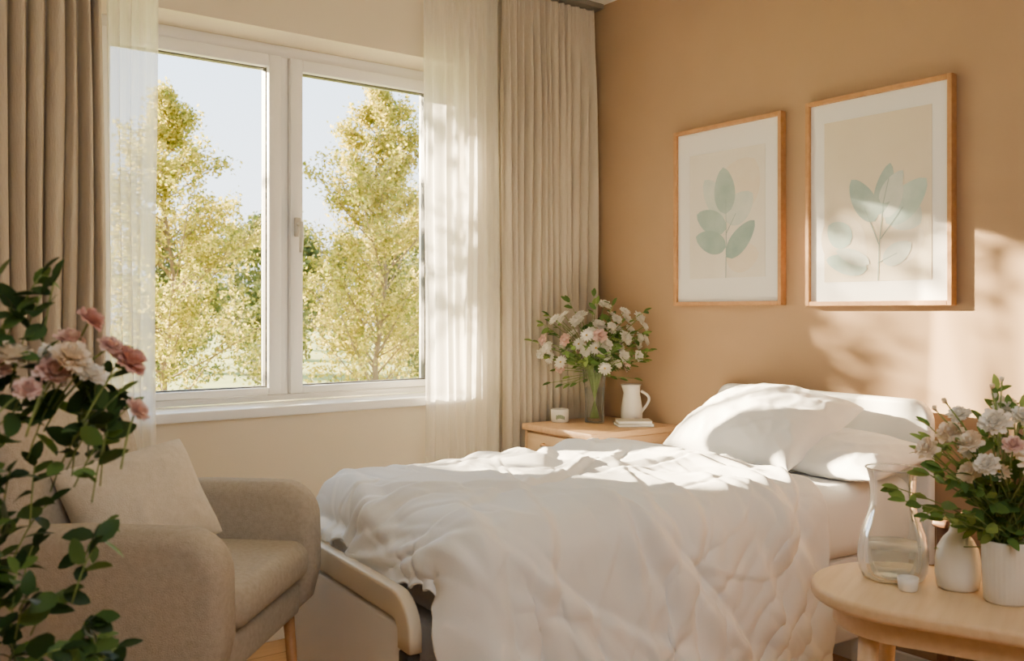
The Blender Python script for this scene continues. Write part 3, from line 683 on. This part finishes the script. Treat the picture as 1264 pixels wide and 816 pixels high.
# ------------------------------------------------------------------ outdoors
GZ=-.5
g=MB(); g.add([(-60,.6,GZ),(80,.6,GZ),(80,90,GZ),(-60,90,GZ)],[(0,1,2,3)])
tag(g.obj('lawn',M('meadow_grass','#a8aa58',.95,'#808f42',.6,detail=8),smooth=False),'sunlit pale green meadow outside the window','lawn','structure')
def tree(label,x,y,h,spread,nb,tw,nleaf,ls,mat,seed,f0=.1,group='garden trees',pw=.6,name='tree',cat='tree'):
    r=random.Random(seed); e=thing(name,label,cat,(x,y,GZ),0,group)
    tk=MB(); pts=[Vector((.04*h*.3*math.sin(i*1.3+seed),.04*h*.3*math.cos(i*1.7+seed),h*.97*i/8)) for i in range(9)]; pts[0].x=pts[0].y=0
    tk.tube(pts,[h*.010*(1-.93*i/8) for i in range(9)],8); cen=[]
    for b in range(nb):
        f=f0+(.98-f0)*(b+r.random())/nb; i=f*8; i0=min(int(i),7); p=pts[i0].lerp(pts[i0+1],i-i0)
        az=r.uniform(0,6.283); prof=(1-f)**pw; Lb=spread*max(prof,.12)*r.uniform(.55,1.3)
        d=Vector((math.cos(az),math.sin(az),r.uniform(.2,1.2))).normalized(); bp=[p+d*Lb*s+Vector((0,0,.15*Lb*s*s)) for s in (0,.35,.7,1)]
        tk.tube(bp,[h*.003,h*.0024,h*.0015,h*.0008],4)
        for k in range(tw):
            s=r.uniform(.25,1); q=bp[0].lerp(bp[-1],s); a2=r.uniform(0,6.283)
            dd=(d+Vector((math.cos(a2),math.sin(a2),r.uniform(-.3,.8)))*.9).normalized(); Lt=Lb*r.uniform(.2,.45)+.08
            tk.tube([q,q+dd*Lt*.5,q+dd*Lt],[h*.001,h*.0008,h*.0004],3); cen.append((q,dd*Lt))
    tk.obj('trunk',m_bark,e)
    N=nleaf; idx=np.random.randint(0,len(cen),N); A=np.array([c[0][:] for c in cen]); B=np.array([c[1][:] for c in cen])
    s=np.random.rand(N,1)**.7; C=A[idx]+B[idx]*s+np.random.randn(N,3)*ls*.9
    u=np.random.randn(N,3); u/=np.linalg.norm(u,axis=1,keepdims=True); v=np.cross(u,np.random.randn(N,3)); v/=np.linalg.norm(v,axis=1,keepdims=True)
    L=ls*np.random.uniform(.6,1.2,(N,1)); V=np.stack([C-u*L*.5,C+v*L*.28,C+u*L*.5,C-v*L*.28],1).reshape(-1,3)
    me=bpy.data.meshes.new('foliage'); F=np.arange(4*N).reshape(-1,4); me.from_pydata(V.tolist(),[],F.tolist()); me.materials.append(mat)
    at=me.attributes.new('rnd','FLOAT','FACE'); at.data.foreach_set('value',np.random.rand(N))
    o=bpy.data.objects.new('foliage',me); COL.objects.link(o); o.parent=e; o['kind']='stuff'
    return e
def camxy(u,t):
    r_=(u-632)/1141; return -2.853+t*(.803*r_+.596),-3.238+t*(.803-.596*r_)
tree('slender tree with yellow-green autumn leaves',.50,8.3,4.4,1.65,66,9,29000,.060,m_tleaf,3,pw=.75,f0=.05)
tree('slender tree with yellow-green autumn leaves',2.42,6.48,4.4,1.5,68,9,33000,.056,m_tleaf,9,pw=.72,f0=.05)
tree('loose slender tree with yellow-green autumn leaves',-3.4,3.9,5.2,1.6,18,4,3800,.10,m_tleaf,14,f0=.3,pw=.4)
for k,(u,t,hh) in enumerate(((195,26,4.0),(240,34,4.8),(285,42,5.6),(330,26,4.2),(378,34,4.6),(424,43,5.4),(465,26,3.8),(520,34,5.6),(566,43,6.4))):
    x,y=camxy(u,t)
    tree('distant olive-green tree along the meadow edge',x,y,hh,1.3,26,7,5000,.2,m_tleaf2,30+k,.04,'trees along the meadow edge',pw=.45)
for k,(u,t,hh) in enumerate(((200,16.5,2.0),(345,18.5,2.2),(530,18,2.3))):
    x,y=camxy(u,t)
    tree('leafy olive-green garden bush on the lawn',x,y,hh,.85,30,7,7000,.10,m_tleaf2,60+k,.02,'garden bushes',pw=.3,name='bush',cat='bush')

# ------------------------------------------------------------------ light
w=bpy.data.worlds.new('World'); SC.world=w; w.use_nodes=True; N=w.node_tree.nodes; L=w.node_tree.links
bg=N['Background']; tc=N.new('ShaderNodeTexCoord'); sp_=N.new('ShaderNodeSeparateXYZ'); ra=N.new('ShaderNodeValToRGB')
ra.color_ramp.elements[0].position=.0; ra.color_ramp.elements[0].color=(1,.96,.88,1); ra.color_ramp.elements[1].position=.45; ra.color_ramp.elements[1].color=(.50,.70,.97,1)
x=ra.color_ramp.elements.new(.12); x.color=(.84,.93,1,1)
L.new(tc.outputs['Generated'],sp_.inputs[0]); L.new(sp_.outputs['Z'],ra.inputs['Fac']); L.new(ra.outputs[0],bg.inputs['Color']); bg.inputs['Strength'].default_value=4.2
sd=bpy.data.lights.new('sun','SUN'); sd.energy=90; sd.color=(1,.80,.50); sd.angle=math.radians(.6)
so=bpy.data.objects.new('sun',sd); COL.objects.link(so); so.rotation_euler=Vector((1,-1.72,-.58)).to_track_quat('-Z','Y').to_euler()
def area(name,loc,tgt,sx,sy,e,col):
    d=bpy.data.lights.new(name,'AREA'); d.shape='RECTANGLE'; d.size=sx; d.size_y=sy; d.energy=e; d.color=col
    o=bpy.data.objects.new(name,d); COL.objects.link(o); o.location=loc; o.rotation_euler=(Vector(tgt)-Vector(loc)).to_track_quat('-Z','Y').to_euler()
area('fill_light',(-2.2,-3.5,2.5),(-1.0,-1.5,.6),1.8,1.4,38,(1,.97,.93))  # soft fill added near the camera to brighten the interior, not a room fixture

cam=bpy.data.cameras.new('camera'); co=bpy.data.objects.new('camera',cam); COL.objects.link(co)
co.location=(-2.853,-3.238,1.2); co.rotation_euler=(math.pi/2,0,CR); cam.lens=32.5; cam.sensor_width=36; cam.shift_y=-.0182; cam.clip_start=.02; cam.clip_end=300
cam.dof.use_dof=True; cam.dof.focus_distance=3.3; cam.dof.aperture_fstop=6.3
SC.camera=co
print('TOTAL TIME',time.time()-T0)
